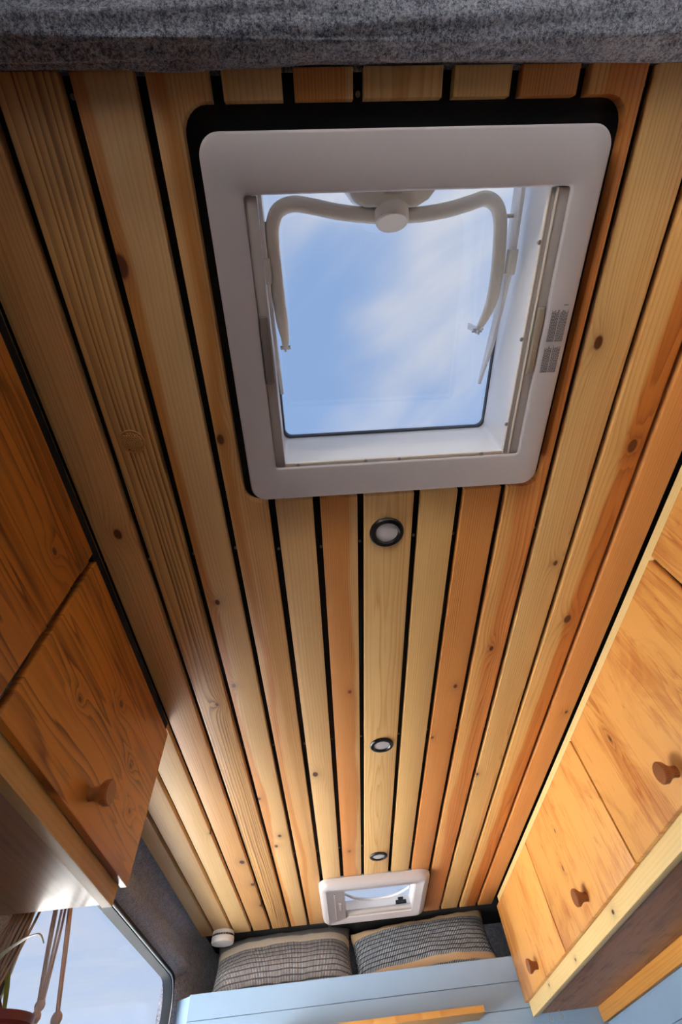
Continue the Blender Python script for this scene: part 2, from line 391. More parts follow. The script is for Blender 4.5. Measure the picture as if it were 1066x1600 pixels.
# ------------------------------------------------------------------ ceiling boards
G = {-3: -0.672, -2: -0.606, -1: -0.519, 0: -0.434, 1: -0.347, 2: -0.260, 3: -0.1735, 4: -0.087, 5: -0.002, 6: 0.083, 7: 0.193,
     8: 0.278, 9: 0.3635, 10: 0.450, 11: 0.538, 12: 0.625, 13: 0.711}
ORL, ORD = srgb(210, 144, 74), srgb(168, 96, 38)
WM = {
 -3: wood('board_wood_a', PALE, PALED, xc=-0.9, freq=150, seed=1.0, contrast=0.35),
 -2: wood('board_wood_b', PALE, PALED, xc=-0.52, freq=170, seed=2.0, contrast=0.35, blotch=0.1),
 -1: wood('board_wood_c', srgb(230, 190, 130), PALED, xc=-0.40, freq=140, seed=3.0, contrast=0.3, knots=[(-0.44, 1.72, 0.006)]),
 0: wood('board_wood_d', srgb(216, 164, 102), srgb(168, 108, 56), xc=-0.52, freq=150, seed=4.0, contrast=0.5, blotch=0.2,
         knots=[(-0.384, 0.474, 0.009), (-0.371, 1.973, 0.011), (-0.360, 2.189, 0.010), (-0.355, 2.42, 0.011)]),
 1: wood('board_wood_e', srgb(220, 170, 104), srgb(118, 72, 30), xc=-0.245, freq=115, wav=1.4, seed=5.3, contrast=0.95, arch=0.012, blotch=0.12,
         knots=[(-0.294, 1.02, 0.0055)]),
 2: wood('board_wood_f', PALE, PALED, xc=-0.15, freq=150, seed=6.1, contrast=0.4, blotch=0.1, heart=(-0.262, 0.028, ORL, ORD),
         knots=[(-0.250, 0.031, 0.013), (-0.230, 0.667, 0.006), (-0.240, 0.95, 0.006), (-0.249, 1.52, 0.006), (-0.212, 1.792, 0.008), (-0.232, 1.87, 0.008)]),
 3: wood('board_wood_g', srgb(224, 174, 112), srgb(184, 118, 62), xc=-0.06, freq=190, seed=7.7, contrast=0.5, heart=(-0.160, 0.016, ORL, ORD),
         knots=[(-0.159, 0.294, 0.008)]),
 4: wood('board_wood_h', PALE, PALED, xc=0.02, freq=130, seed=8.2, contrast=0.4, knots=[(-0.063, 1.407, 0.010)]),
 5: wood('board_wood_i', RED, REDD, xc=0.12, freq=260, seed=9.9, contrast=0.7, blotch=0.12, heart=(0.066, 0.04, PALE, PALED),
         knots=[(0.051, 1.016, 0.006), (0.032, 1.978, 0.009)], knotcol=srgb(140, 66, 24)),
 6: wood('board_wood_j', srgb(226, 186, 124), srgb(200, 140, 72), xc=0.136, freq=120, wav=1.0, arch=0.022, seed=10.4, contrast=0.6),
 7: wood('board_wood_k', YEL, YELD, xc=0.30, freq=200, seed=11.8, contrast=0.45, blotch=0.08),
 8: wood('board_wood_l', RED, REDD, xc=0.22, freq=240, seed=12.9, contrast=0.75, blotch=0.14, knots=[(0.334, 1.031, 0.006), (0.291, 1.264, 0.005)]),
 9: wood('board_wood_m', srgb(222, 166, 98), srgb(186, 112, 52), xc=0.46, freq=150, wav=1.3, arch=0.03, seed=13.3, contrast=0.7, heart=(0.398, 0.06, srgb(214, 140, 74), srgb(170, 92, 38)),
         knots=[(0.410, 0.892, 0.007)]),
 10: wood('board_wood_n', YEL, srgb(180, 120, 60), xc=0.53, freq=180, seed=14.6, contrast=0.5, knots=[(0.474, 0.164, 0.009), (0.513, 0.628, 0.006), (0.460, 1.503, 0.006)]),
 11: wood('board_wood_o', srgb(226, 178, 110), srgb(196, 136, 70), xc=0.60, freq=110, wav=1.6, arch=0.02, seed=15.2, contrast=0.6, heart=(0.582, 0.05, srgb(206, 128, 56), srgb(150, 76, 26)),
          knots=[(0.596, 0.354, 0.011), (0.586, 0.808, 0.010)]),
 12: wood('board_wood_p', srgb(218, 152, 84), srgb(184, 108, 48), xc=0.74, freq=190, seed=16.5, contrast=0.5, knots=[(0.681, 1.197, 0.006)]),
}
CX0, CX1, CY0, CY1, CR = -0.134, 0.430, -0.137, 0.425, 0.030      # the cut-out in the boards around the roof hatch
Y0, Y1 = -0.166, 2.72
def arc(cx, cy, r, a0, a1, n=6):
    return [(cx + r * math.cos(math.radians(a0 + (a1-a0) * i / n)), cy + r * math.sin(math.radians(a0 + (a1-a0) * i / n))) for i in range(n + 1)]
for i in range(-3, 13):
    x0, x1 = G[i] + 0.0067 + random.uniform(-.0006, .0006), G[i+1] - 0.0067 + random.uniform(-.0006, .0006)
    if i == 12: x1 = 0.700
    polys = []
    if i == 3:
        polys = [[(x0, Y0), (x1, Y0), (x1, CY0)] + arc(CX0 + CR, CY0 + CR, CR, 270, 180) + arc(CX0 + CR, CY1 - CR, CR, 180, 90) + [(x1, CY1), (x1, Y1), (x0, Y1)]]
    elif i == 9:
        polys = [[(x0, Y0), (x1, Y0), (x1, Y1), (x0, Y1), (x0, CY1)] + arc(CX1 - CR, CY1 - CR, CR, 90, 0) + arc(CX1 - CR, CY0 + CR, CR, 0, -90) + [(x0, CY0)]]
    elif 4 <= i <= 8:
        for a, b in ((Y0, CY0), (CY1, 2.235), (2.645, Y1)): polys.append([(x0, a), (x1, a), (x1, b), (x0, b)])
    else: polys = [[(x0, Y0 + random.uniform(-.001, .001)), (x1, Y0), (x1, Y1), (x0, Y1)]]
    dz_ = random.uniform(-0.0008, 0.0008)
    for p in polys: obj('plank', prism(p, ZC + dz_, 0.7355, 2, 0.0016, 2, 'lo'), WM[i], ceiling, True)
# screws in the black gaps, along the battens the boards are nailed to
scr = None
for gy in (-0.150, 0.543, 1.252, 1.985):
    for i in range(-2, 13):
        if gy == -0.150 and i not in (2, 6, 10): continue
        if gy < 1.9 and i < 0: continue
        x, y = G[i] + random.uniform(-.003, .003), gy + random.uniform(-.008, .008)
        if scr is None:
            scr = obj('screw', lathe([(0.0012, 0.0004), (0.0018, -0.0016), (0.0030, -0.0018), (0.0033, 0.0), (0.0030, 0.002)], (x, y, 0.7335), (0, 0, 1), 12), plain('dull_zinc', srgb(128, 124, 118), 0.55, 0.1, 300, 0.6), ceiling, True)
            base = WL['ceiling']
        else:
            c = scr.copy(); C.objects.link(c); c.parent = ceiling; c.location = Vector((x, y, 0.7345)) - base

# ------------------------------------------------------------------ roof hatch over the seats
def loop(pts, z): return [(x, y, z) for x, y in pts]
hatch = thing('roof_hatch', 'large white square roof hatch with clear pane and curved handle bar', 'roof hatch', (0.145, 0.15, 0.70))
HX0, HX1, HY0, HY1 = -0.117, 0.408, -0.107, 0.409      # outer frame
IX0, IX1, IY0, IY1 = -0.069, 0.366, -0.044, 0.347      # inner edge of the frame
ro, ri = 0.026, 0.006
out_ = lambda d: rrect(HX0 + d, HX1 - d, HY0 + d, HY1 - d, max(ro - d, 0.004), 8)
inn = lambda d: rrect(IX0 - d, IX1 + d, IY0 - d, IY1 + d, ri + d, 8)
fr = ring_stack([loop(out_(0.0), 0.735), loop(out_(0.0), 0.7035), loop(out_(0.0012), 0.7008), loop(out_(0.004), 0.6995),
                 loop(inn(0.003), 0.6995), loop(inn(0.001), 0.7003), loop(inn(0.0), 0.7020), loop(inn(0.0), 0.712)])
obj('frame', fr, MWHITE, hatch, True, angle=50)
# liner: vertical white walls up to the dome
lin = lambda x0, x1, y0, y1: rrect(x0, x1, y0, y1, 0.012, 6)
WX0, WX1, WY0, WY1 = -0.0595, 0.348, -0.074, 0.352
obj('liner', ring_stack([loop(lin(-0.0755, 0.381, -0.090, 0.371), 0.712), loop(lin(WX0, WX1, WY0, WY1), 0.712), loop(lin(WX0, WX1, WY0, WY1), 0.735),
                         loop(lin(WX0 - 0.001, 0.363, -0.080, 0.360), 0.868), loop(lin(-0.0755, 0.381, -0.090, 0.371), 0.868), loop(lin(-0.0755, 0.381, -0.090, 0.371), 0.712)]), MWHITE2, hatch, True)
# blind cassettes: strips left and right inside the frame, with grip recesses
lc = obj('blind_cassette', box(-0.069, -0.0525, IY0 + 0.001, IY1 - 0.001, 0.7035, 0.7115, 0.0015), MGREYP, hatch, True)
obj('blind_grip', box(-0.0675, -0.0555, 0.100, 0.199, 0.6990, 0.7040, 0.003, 3), plain('grip_grey', srgb(118, 108, 104), 0.5, 0.03), lc, True)
rc = obj('blind_cassette', join(box(0.3500, 0.3655, IY0 + 0.001, IY1 - 0.001, 0.7040, 0.7115, 0.001), box(0.3405, 0.3475, IY0 + 0.001, IY1 - 0.001, 0.7055, 0.7115, 0.001)), MGREYP, hatch, True)
obj('blind_grip', box(0.3515, 0.3645, 0.104, 0.204, 0.6995, 0.7045, 0.003, 3), plain('grip_beige', srgb(152, 140, 126), 0.5, 0.03), rc, True)
obj('blind_rail', join(box(0.3478, 0.3495, IY0 + 0.001, IY1 - 0.001, 0.7025, 0.7115), box(0.3385, 0.3402, IY0 + 0.001, IY1 - 0.001, 0.7045, 0.7115)), MCREAM, hatch)
obj('blind_rail', box(-0.0525, 0.3385, 0.3405, IY1 - 0.0005, 0.7050, 0.7115, 0.0012), MCREAM, hatch, True)
sc2 = None
for (x, y) in ((-0.03, 0.3437), (0.09, 0.3437), (0.15, 0.3437), (0.30, 0.3437), (0.3365, 0.02), (0.3365, 0.15), (0.3365, 0.29)):
    if sc2 is None: sc2 = obj('screw', lathe([(0.0012, -0.0003), (0.0030, -0.0012), (0.0034, 0.0004), (0.0034, 0.001)], (x, y, 0.7047), (0, 0, 1), 12), MSTEEL, hatch, True); WL['sc2'] = WL[sc2.name]
    else:
        c = sc2.copy(); C.objects.link(c); c.parent = hatch; c.location = Vector((x, y, 0.7047)) - WL['roof_hatch']
# dome: pane in a dark gasket
obj('gasket', ring_stack([loop(rrect(-0.062, 0.366, -0.084, 0.362, 0.014), 0.867), loop(rrect(-0.0575, 0.360, -0.078, 0.3555, 0.014), 0.866),
                          loop(rrect(-0.0565, 0.359, -0.077, 0.3545, 0.014), 0.872), loop(rrect(-0.062, 0.366, -0.084, 0.362, 0.014), 0.874)]), plain('gasket_grey', srgb(84, 88, 98), 0.6, 0.1), hatch, True)
obj('pane', prism(rrect(-0.062, 0.366, -0.084, 0.362, 0.014), 0.874, 0.877, 2), MGLASS, hatch)
# handle bar
bar = [(-0.0385, 0.168, 0.822), (-0.0375, 0.150, 0.812), (-0.0395, 0.121, 0.803), (-0.0420, 0.060, 0.800), (-0.0425, 0.010, 0.800), (-0.0400, -0.012, 0.800), (-0.0300, -0.030, 0.800), (-0.008, -0.0375, 0.800),
       (0.020, -0.034, 0.800), (0.060, -0.026, 0.800), (0.105, -0.0205, 0.800), (0.141, -0.0185, 0.800), (0.185, -0.0195, 0.800), (0.228, -0.0245, 0.800), (0.262, -0.032, 0.800),
       (0.284, -0.0370, 0.800), (0.302, -0.0290, 0.800), (0.3115, -0.012, 0.800), (0.3160, 0.015, 0.800), (0.3190, 0.058, 0.800), (0.3190, 0.100, 0.803), (0.3150, 0.130, 0.812), (0.3080, 0.154, 0.822)]
br = [(0.004, 0.006), (0.006, 0.008), 0.0095] + [0.0105] * 17 + [0.0105, (0.008, 0.009), (0.004, 0.006)]
obj('handle_bar', tube(bar, [r if isinstance(r, tuple) else (r, r) for r in br] if False else [0.0045, 0.0075] + [0.0100] + [0.0105] * 17 + [0.0100, 0.0080, 0.0045], 16, 4), MCREAM, hatch, True, angle=60)
for (x, y) in ((-0.0385, 0.168), (0.308, 0.154)):
    bk = obj('hinge_bracket', join(box(x - 0.002, x + 0.002, y - 0.003, y + 0.008, 0.816, 0.874, 0.0006), box(x - 0.009, x + 0.009, y + 0.003, y + 0.006, 0.826, 0.829)), MWHITE2, hatch)
    obj('pin', tube([(x - 0.009, y, 0.822), (x + 0.009, y, 0.822)], 0.002, 8, 1), MSTEEL, bk)
# latch housing on the front wall and its round push button
hs = [(0.066, -0.074), (0.212, -0.074), (0.206, -0.052), (0.194, -0.038), (0.178, -0.030), (0.100, -0.030), (0.084, -0.038), (0.072, -0.052)]
lh = obj('latch_housing', prism(hs, 0.782, 0.840, 2, 0.006, 3), MCREAM, hatch, True)
obj('catch', prism([(0.122, -0.062), (0.158, -0.062), (0.153, -0.046), (0.127, -0.046)], 0.7795, 0.783, 2, 0.001, 1), MCREAM, lh)
obj('push_button', lathe([(0.0, -0.013), (0.0225, -0.013), (0.0245, -0.011), (0.0252, 0.0), (0.0252, 0.006)], (0.1395, -0.0200, 0.787), (0, -0.86, 0.51), 32), MCREAM, lh, True)
# ratchet arms beside the bar
for sx, x in ((1, 0.336), (-1, -0.0545)):
    ar = obj('ratchet_arm', prism([(-0.062, 0.792), (-0.056, 0.784), (0.055, 0.782), (0.085, 0.790), (0.180, 0.812), (0.262, 0.850), (0.262, 0.856), (0.150, 0.828), (0.055, 0.816), (-0.060, 0.816)], x - 0.003, x + 0.003, 0, 0.001, 1), MWHITE2, hatch)
    obj('slider', box(x - 0.006, x + 0.006, 0.030, 0.066, 0.780, 0.800, 0.002), MCREAM, ar, True)
    obj('pin', tube([(x - 0.022 * sx, -0.014, 0.802), (x + 0.004 * sx, -0.014, 0.802)], 0.003, 8, 1), MCREAM, ar)
    obj('arm_rib', prism([(-0.008, 0.790), (0.022, 0.788), (0.026, 0.798), (0.020, 0.808), (-0.006, 0.808)], x + 0.003 * sx - 0.0015, x + 0.003 * sx + 0.0015, 0), MWHITE2, ar)
# printed notice: four columns of tiny lines running along the frame side
rn = random.Random(3)
tb = bmesh.new()
for (bx0, bx1, by0, by1, nl) in ((0.3745, 0.3850, 0.108, 0.1545, 8), (0.3878, 0.3990, 0.108, 0.1545, 8), (0.3745, 0.3850, 0.160, 0.202, 8), (0.3878, 0.3990, 0.160, 0.202, 8)):
    for j in range(nl):
        x = bx0 + (bx1 - bx0) * j / (nl - 1); y = by1; end = by0 + rn.uniform(0, 0.005)
        while y > end:
            L_ = rn.uniform(0.0015, 0.0045)
            bm_box(tb, x - 0.00042, x + 0.00042, max(y - L_, end), y, 0.69935, 0.69955); y -= L_ + 0.0007
bm_box(tb, 0.3905, 0.3975, 0.1015, 0.1023, 0.69935, 0.69955)
obj('printed_notice', tb, plain('print_ink', srgb(48, 46, 50), 0.6, 0.05), hatch, label='tiny grey lines of printed warning text')

# ------------------------------------------------------------------ recessed lights, motion sensor, smoke alarm
def downlight(y, r, label, x):
    t = thing('recessed_light', label, 'light', (x, y, ZC), 'recessed lights along the middle ceiling board')
    bz = obj('bezel', lathe([(r * 0.64, 0.003), (r * 0.64, -0.0035), (r * 0.72, -0.0065), (r * 0.93, -0.0060), (r, -0.003), (r, 0.002)], (x, y, ZC), (0, 0, 1), 40), MBLKP, t, True, angle=25)
    obj('lens', lathe([(0.0, -0.0040), (r * 0.40, -0.0038), (r * 0.645, -0.0025), (r * 0.645, 0.001)], (x, y, ZC), (0, 0, 1), 40), MFROST, t, True)
downlight(0.512, 0.0350, 'recessed black rimmed light nearest the large roof hatch', 0.1345)
downlight(1.276, 0.0350, 'middle recessed black rimmed light on the centre board', 0.1405)
downlight(2.045, 0.0350, 'recessed black rimmed light beside the small roof vent', 0.1440)
ms = thing('motion_sensor', 'round clear faceted sensor lens set into a left ceiling board', 'sensor', (-0.306, 0.289, ZC))
MCLR = plain('amber_lens', srgb(216, 160, 100), 0.12, 0.1, 200); 
obj('lens_rim', lathe([(0.0175, 0.001), (0.0178, -0.0012), (0.0205, -0.0018), (0.0215, 0.0), (0.0215, 0.001)], (-0.306, 0.289, ZC), (0, 0, 1), 32), plain('amber_rim', srgb(206, 150, 96), 0.25, 0.1, 100), ms, True)
hb = bmesh.new()
hxm = lathe([(0.0, -0.0014), (0.0016, -0.0012), (0.0023, 0.0), (0.0023, 0.001)], (0, 0, 0), (0, 0, 1), 6)
tmp = bpy.data.meshes.new('tmp'); hxm.to_mesh(tmp); hxm.free()
for a in range(-5, 6):
    for b in range(-5, 6):
        x = (a + b * 0.5) * 0.0042; y = b * 0.0037
        if x * x + y * y < 0.0165 ** 2:
            n0 = len(hb.verts); hb.from_mesh(tmp); hb.verts.ensure_lookup_table()
            h_ = -0.0035 * (1 - (x * x + y * y) / 0.0175 ** 2)
            bmesh.ops.translate(hb, verts=hb.verts[n0:], vec=(-0.306 + x, 0.289 + y, ZC - 0.0005 + h_ * 0.5))
obj('facet_lens', hb, MCLR, ms)
sa_ = thing('smoke_alarm', 'small round white smoke alarm in the rear left ceiling corner', 'smoke alarm', (-0.560, 2.690, ZC))
AX, AY, AR = -0.560, 2.690, 0.050
obj('mounting_base', lathe([(AR * 0.96, 0.0), (AR * 0.98, -0.012), (AR * 0.94, -0.0125)], (AX, AY, ZC), (0, 0, 1), 40), MWHITE2, sa_, True)
obj('cover', lathe([(AR * 0.88, -0.012), (AR * 0.90, -0.019), (AR * 1.0, -0.0195), (AR * 1.0, -0.034), (AR * 0.95, -0.040), (AR * 0.6, -0.042), (0.0, -0.042)], (AX, AY, ZC), (0, 0, 1), 40), MWHITE2, sa_, True)
vb = bmesh.new()
for i in range(40):
    a = 2 * math.pi * i / 40
    w = bm_box(vb, AR * 0.885, AR * 0.925, -0.0022, 0.0022, -0.0188, -0.0125)
    bmesh.ops.rotate(vb, verts=w, cent=(0, 0, 0), matrix=Matrix.Rotation(a, 3, 'Z')); bmesh.ops.translate(vb, verts=w, vec=(AX, AY, ZC))
obj('vent_slots', vb, MBLKP, sa_)

# ------------------------------------------------------------------ small roof vent at the rear
vent = thing('roof_vent', 'small white roof vent with rounded frame at the rear of the ceiling', 'roof vent', (0.13, 2.44, ZC))
VX0, VX1, VY0, VY1 = -0.100, 0.360, 2.212, 2.665
OX0, OX1, OY0, OY1 = 0.004, 0.298, 2.270, 2.575
vo = lambda d, r: rrect(VX0 + d, VX1 - d, VY0 + d, VY1 - d, r, 8)
vi = lambda d: rrect(OX0 - d, OX1 + d, OY0 - d, OY1 + d, 0.006 + d, 8)
obj('frame', ring_stack([loop(vo(0.0, 0.045), ZC - 0.001), loop(vo(0.0, 0.045), 0.707), loop(vo(0.005, 0.042), 0.696), loop(vo(0.014, 0.036), 0.690), loop(vo(0.028, 0.026), 0.688),
                         loop(vo(0.030, 0.026), 0.6895), loop(vi(0.004), 0.6885), loop(vi(0.001), 0.6900), loop(vi(0.0), 0.694), loop(vi(0.0), 0.700)]), MWHITE, vent, True, angle=40)
obj('liner', ring_stack([loop(vi(0.0), 0.699), loop(vi(0.0), 0.748), loop(vi(0.012), 0.748), loop(vi(0.012), 0.699)]), MWHITE2, vent, True)
obj('blind_slot', box(-0.040, -0.036, 2.285, 2.575, 0.6875, 0.690), MGREYP, vent)
obj('blind_grip', box(-0.024, -0.010, 2.39, 2.47, 0.6865, 0.690, 0.002), MGREYP, vent, True)
obj('pane', prism(rrect(OX0 - 0.008, OX1 + 0.008, OY0 - 0.008, OY1 + 0.008, 0.01), 0.748, 0.751, 2), glass('milky_pane', (0.92, 0.94, 0.96), 0.08), vent)
obj('fly_screen_roll', tube([(OX0 + 0.002, OY1 - 0.012, 0.702), (OX1 - 0.002, OY1 - 0.012, 0.702)], 0.010, 12, 1), MGREYP, vent, True)
obj('hoop', tube([(OX0 + 0.004, 2.480, 0.743), (0.06, 2.530, 0.739), (0.15, 2.548, 0.737), (0.24, 2.525, 0.739), (OX1 - 0.004, 2.470, 0.743)], 0.005, 10, 6), MWHITE2, vent, True)
obj('latch', join(box(0.232, 0.280, OY1 - 0.014, OY1 - 0.001, 0.716, 0.728, 0.002), box(0.244, 0.268, OY1 - 0.014, OY1 - 0.001, 0.727, 0.738, 0.002)), MBLKP, vent)
obj('corner_clip', box(VX0 + 0.020, VX0 + 0.034, VY1 - 0.012, VY1 - 0.002, 0.688, 0.698, 0.002), MBLKP, vent)

# ------------------------------------------------------------------ overhead cabinets
def knob(parent, x, y, z, s):
    """mushroom knob; s = direction (+1/-1) it points along x"""
    return obj('knob', lathe([(0.0115, -0.002), (0.0105, 0.008), (0.0125, 0.016), (0.0200, 0.026), (0.0205, 0.034), (0.0185, 0.036), (0.0, 0.036)], (x, y, z), (s, 0, 0), 28), MKNOB, parent, True, angle=40)
cabL = thing('overhead_cabinet', 'honey coloured overhead cabinet on the left with glossy underside', 'cabinet', (-0.60, 0.46, 0.342))
obj('end_panel', box(-0.749, -0.462, 1.058, 1.073, 0.352, 0.719), MRAILL, cabL)
obj('bottom_panel', box(-0.749, -0.4625, -0.160, 1.074, 0.3475, 0.3585), MUNDL, cabL)
obj('bottom_rail', box(-0.4615, -0.4415, -0.160, 1.074, 0.3420, 0.400, 0.0012), MRAILL, cabL, True)
obj('top_rail', box(-0.4615, -0.4430, -0.160, 1.074, 0.660, 0.700), MRAILL, cabL)
obj('sealing_strip', box(-0.4600, -0.4330, -0.160, 1.080, 0.6965, 0.7195, 0.001), MBLACK, cabL, label='black foam strip along the top')
for a, b in ((-0.155, 0.4965), (0.5145, 1.085)):
    d = obj('door', box(-0.4410, -0.4270, a, b, 0.3740, 0.6930, 0.0018), MDOORL, cabL, True)
    knob(d, -0.4270, a + (b - a) * 0.5 + 0.01, 0.418, 1)
obj('divider', box(-0.60, -0.4425, 0.498, 0.514, 0.400, 0.66), MBLACK, cabL)
cabR = thing('overhead_cabinet', 'long amber overhead cabinet row on the right with four doors', 'cabinet', (0.85, 1.25, 0.345))
obj('end_panel', box(0.732, 0.998, 2.612, 2.627, 0.360, 0.719), MUNDR, cabR)
obj('bottom_panel', box(0.7335, 0.998, -0.160, 2.628, 0.3500, 0.3610), MUNDR, cabR)
obj('bottom_rail', box(0.7120, 0.7330, -0.160, 2.630, 0.3440, 0.400, 0.0012), MRAIL, cabR, True)
obj('top_rail', box(0.7115, 0.7330, -0.160, 2.630, 0.660, 0.7200, 0.001), MRAIL, cabR, True)
obj('wall_batten', box(0.978, 0.9985, 0.0, 2.632, 0.3080, 0.3495, 0.001), MBATTEN, cabR, True)
for j, (a, b) in enumerate(((-0.090, 0.5985), (0.6105, 1.2835), (1.2925, 1.9665), (1.9755, 2.634))):
    d = obj('door', box(0.6970, 0.7110, a, b, 0.3830, 0.6870, 0.0018), MDOORR, cabR, True)
    knob(d, 0.6970, (a + b) / 2 + 0.008, 0.425, -1)
for y in (0.6045, 1.288, 1.971): obj('divider', box(0.7125, 0.80, y - 0.008, y + 0.008, 0.400, 0.66), MBLACK, cabR)

# ------------------------------------------------------------------ blue boarded partition, ledge with pillows, shelf
wr = struct(obj('wall_rear', join(box(-0.655, 0.999, 2.651, 2.664, FL, 0.517), prism([(-0.660, 2.650), (-0.650, 2.664), (-0.742, 2.735), (-0.748, 2.722)], FL, 0.520, 2)), MBLUE), 'light blue boarded partition in front of the pillows', 'partition')
z = 0.522
while z > -0.3:
    obj('board', box(-0.660, 0.999, 2.640, 2.652, z - 0.0742, z, 0.0008, 1), MBLUE, wr); z -= 0.0757
obj('ledge', box(-0.655, 0.999, 2.664, 3.079, 0.485, 0.498), MFELTD, wr)
z = 0.300
while z > -0.42:
    obj('board', box(0.988, 1.0, 1.66, 2.638, z - 0.0742, z, 0.0008, 1), MBLUE, bpy.data.objects['wall_right']); z -= 0.0757
sh = obj('wall_shelf', box(-0.34, 0.502, 2.498, 2.6395, 0.3545, 0.3730, 0.0015), MSHELF, None, True)
sh['label'] = 'orange pine shelf board fixed to the blue partition'; sh['category'] = 'shelf'

def pillow_mat(name, base, dash, band, rows, cols, bands, top=None):
    mt, g, bs = newmat(name)
    uv = g.sep(g.node('ShaderNodeUVMap').outputs[0])
    u, v = uv[0], uv[1]
    fv = g.m('FRACT', g.m('MULTIPLY', v, rows)); fu = g.m('FRACT', g.m('MULTIPLY', u, cols))
    line = g.m('MULTIPLY', g.step(fv, 0.10, 0.20), g.step(fv, 0.96, 0.88))
    d = g.m('MULTIPLY', line, g.m('MULTIPLY', g.step(fu, 0.12, 0.25), g.step(fu, 0.78, 0.62)))
    nz = g.noise(g.pos(), 60, 3)
    col = g.mix(g.m('MULTIPLY', d, g.step(nz, 0.2, 0.7, 0.55, 1.0)), base, dash)
    for lo, hi in bands:
        bmk = g.m('MULTIPLY', g.step(v, lo - 0.006, lo + 0.006), g.step(v, hi + 0.006, hi - 0.006))
        col = g.mix(bmk, col, band)
    if top:
        col = g.mix(g.step(v, top[0] - 0.006, top[0] + 0.006), col, top[1])
    g.put(bs.inputs['Base Color'], col); bs.inputs['Roughness'].default_value = 0.95; bs.inputs['Specular IOR Level'].default_value = 0.15
    bump(g, bs, g.m('ADD', d, g.m('MULTIPLY', nz, 0.6)), 0.5, 0.0015)
    return mt
def pillow(name, c, w, h, th, tilt, mat, label, seed, yaw=0.0, roll=0.0):
    bm = bmesh.new(); uvl = bm.loops.layers.uv.new('UVMap')
    nu, nv = 44, 30; grids = []
    Rm = Matrix.Rotation(yaw, 3, 'Z') @ Matrix.Rotation(roll, 3, 'Y') @ Matrix.Rotation(tilt, 3, 'X')
    for side in (-1, 1):
        rows = []
        for j in range(nv + 1):
            row = []
            for i in range(nu + 1):
                a, b = -1 + 2 * i / nu, -1 + 2 * j / nv
                px_ = a * w / 2 * (1 - 0.055 * (1 - b * b) * abs(a) ** 3); pz_ = b * h / 2 * (1 - 0.075 * (1 - a * a) * abs(b) ** 3)
                t = ((1 - abs(a) ** 3.2) * (1 - abs(b) ** 2.6)) ** 0.55
                wr_ = 0.010 * mnoise.noise((a * 2.0 + seed, b * 1.6, side * 2.0)) + 0.0025 * mnoise.noise((a * 6 + seed, b * 4, side)) + 0.006 * mnoise.noise((a * 9 + seed, b * 1.5, 4)) * abs(b) ** 3
                p = Vector((px_, side * (t * th / 2 + wr_ * min(1, t * 2)), pz_ + 0.004 * mnoise.noise((a * 5, seed, b))))
                row.append((bm.verts.new(Rm @ p + Vector(c)), ((a + 1) / 2, (b + 1) / 2)))
            rows.append(row)
        for A, B in zip(rows, rows[1:]):
            for i in range(nu):
                q = [A[i], A[i+1], B[i+1], B[i]]
                if side > 0: q = q[::-1]
                f = bm.faces.new([v for v, _ in q])
                for lp, (_, uv) in zip(f.loops, q): lp[uvl].uv = uv
    bmesh.ops.remove_doubles(bm, verts=bm.verts[:], dist=1e-5)
    o = obj(name, bm, mat, None, True, angle=180); o['label'] = label; o['category'] = 'pillow'; o['group'] = 'pillows behind the blue partition'
    return o
pillow('pillow', (-0.295, 2.822, 0.618), 0.640, 0.290, 0.140, -0.62, pillow_mat('checked_linen', srgb(74, 76, 84), srgb(186, 184, 184), srgb(214, 200, 182), 15, 96, [(0.60, 0.74)], (0.74, srgb(134, 130, 130))),
       'grey checked pillow with a wide cream band, beside the smoke alarm', 1.0, 0.02, -0.02)
pillow('pillow', (0.348, 2.815, 0.606), 0.660, 0.262, 0.140, -0.45, pillow_mat('dashed_cotton', srgb(52, 60, 74), srgb(186, 194, 200), srgb(206, 176, 142), 15, 84, [(0.80, 1.1), (0.12, 0.21)]),
       'dark blue pillow with white dashes and tan edges, beside the right cabinet', 5.0, -0.02, -0.05)

# ------------------------------------------------------------------ side window
win = struct(obj('window_1', ring_stack([[(-0.7465, y, z) for y, z in rrect(1.29, 2.70, -0.35, 0.605, 0.05, 8)], [(-0.735, y, z) for y, z in rrect(1.325, 2.675, -0.315, 0.588, 0.10, 8)],
              [(-0.738, y, z) for y, z in rrect(1.345, 2.655, -0.295, 0.570, 0.10, 8)], [(-0.770, y, z) for y, z in rrect(1.350, 2.650, -0.290, 0.565, 0.10, 8)],
              [(-0.775, y, z) for y, z in rrect(1.30, 2.69, -0.34, 0.60, 0.05, 8)]]), MRUB, None, True, angle=50), 'large side window below the felt cove', 'window')
def loop_tube(pts, r): 
    P = [Vector(p) for p in pts]; n = len(P); loops = []
    for i in range(n):
        t = (P[(i+1) % n] - P[i-1]).normalized(); nx = Vector((1, 0, 0)); b = t.cross(nx)
        loops.append([P[i] + nx * r * math.cos(2*math.pi*j/8) + b * r * math.sin(2*math.pi*j/8) for j in range(8)])
    return ring_stack(loops + [loops[0]])
obj('trim_bead', loop_tube([(-0.7345, y, z) for y, z in rrect(1.340, 2.660, -0.30, 0.575, 0.10, 8)], 0.0030), MALU, win, True, angle=180)
obj('pane', prism(rrect(1.32, 2.67, -0.32, 0.585, 0.08, 8), -0.768, -0.764, 0), MGLASS, win)
obj('outer_frame', prism([(2.70, 0.46), (2.70, -0.32), (2.50, -0.32)], -0.830, -0.800, 0, 0.004, 2), plain('pale_body_paint', srgb(196, 200, 208), 0.35, 0.02), win, True)
win2 = struct(obj('window_2', join(*[box(1.0, 1.04, a, b, c_, d_) for a, b, c_, d_ in ((0.13, 0.17, -0.47, 0.26), (1.63, 1.67, -0.47, 0.26), (0.17, 1.63, -0.47, -0.43), (0.17, 1.63, 0.22, 0.26))]), MRUB), 'right side window under the amber cabinets', 'window')
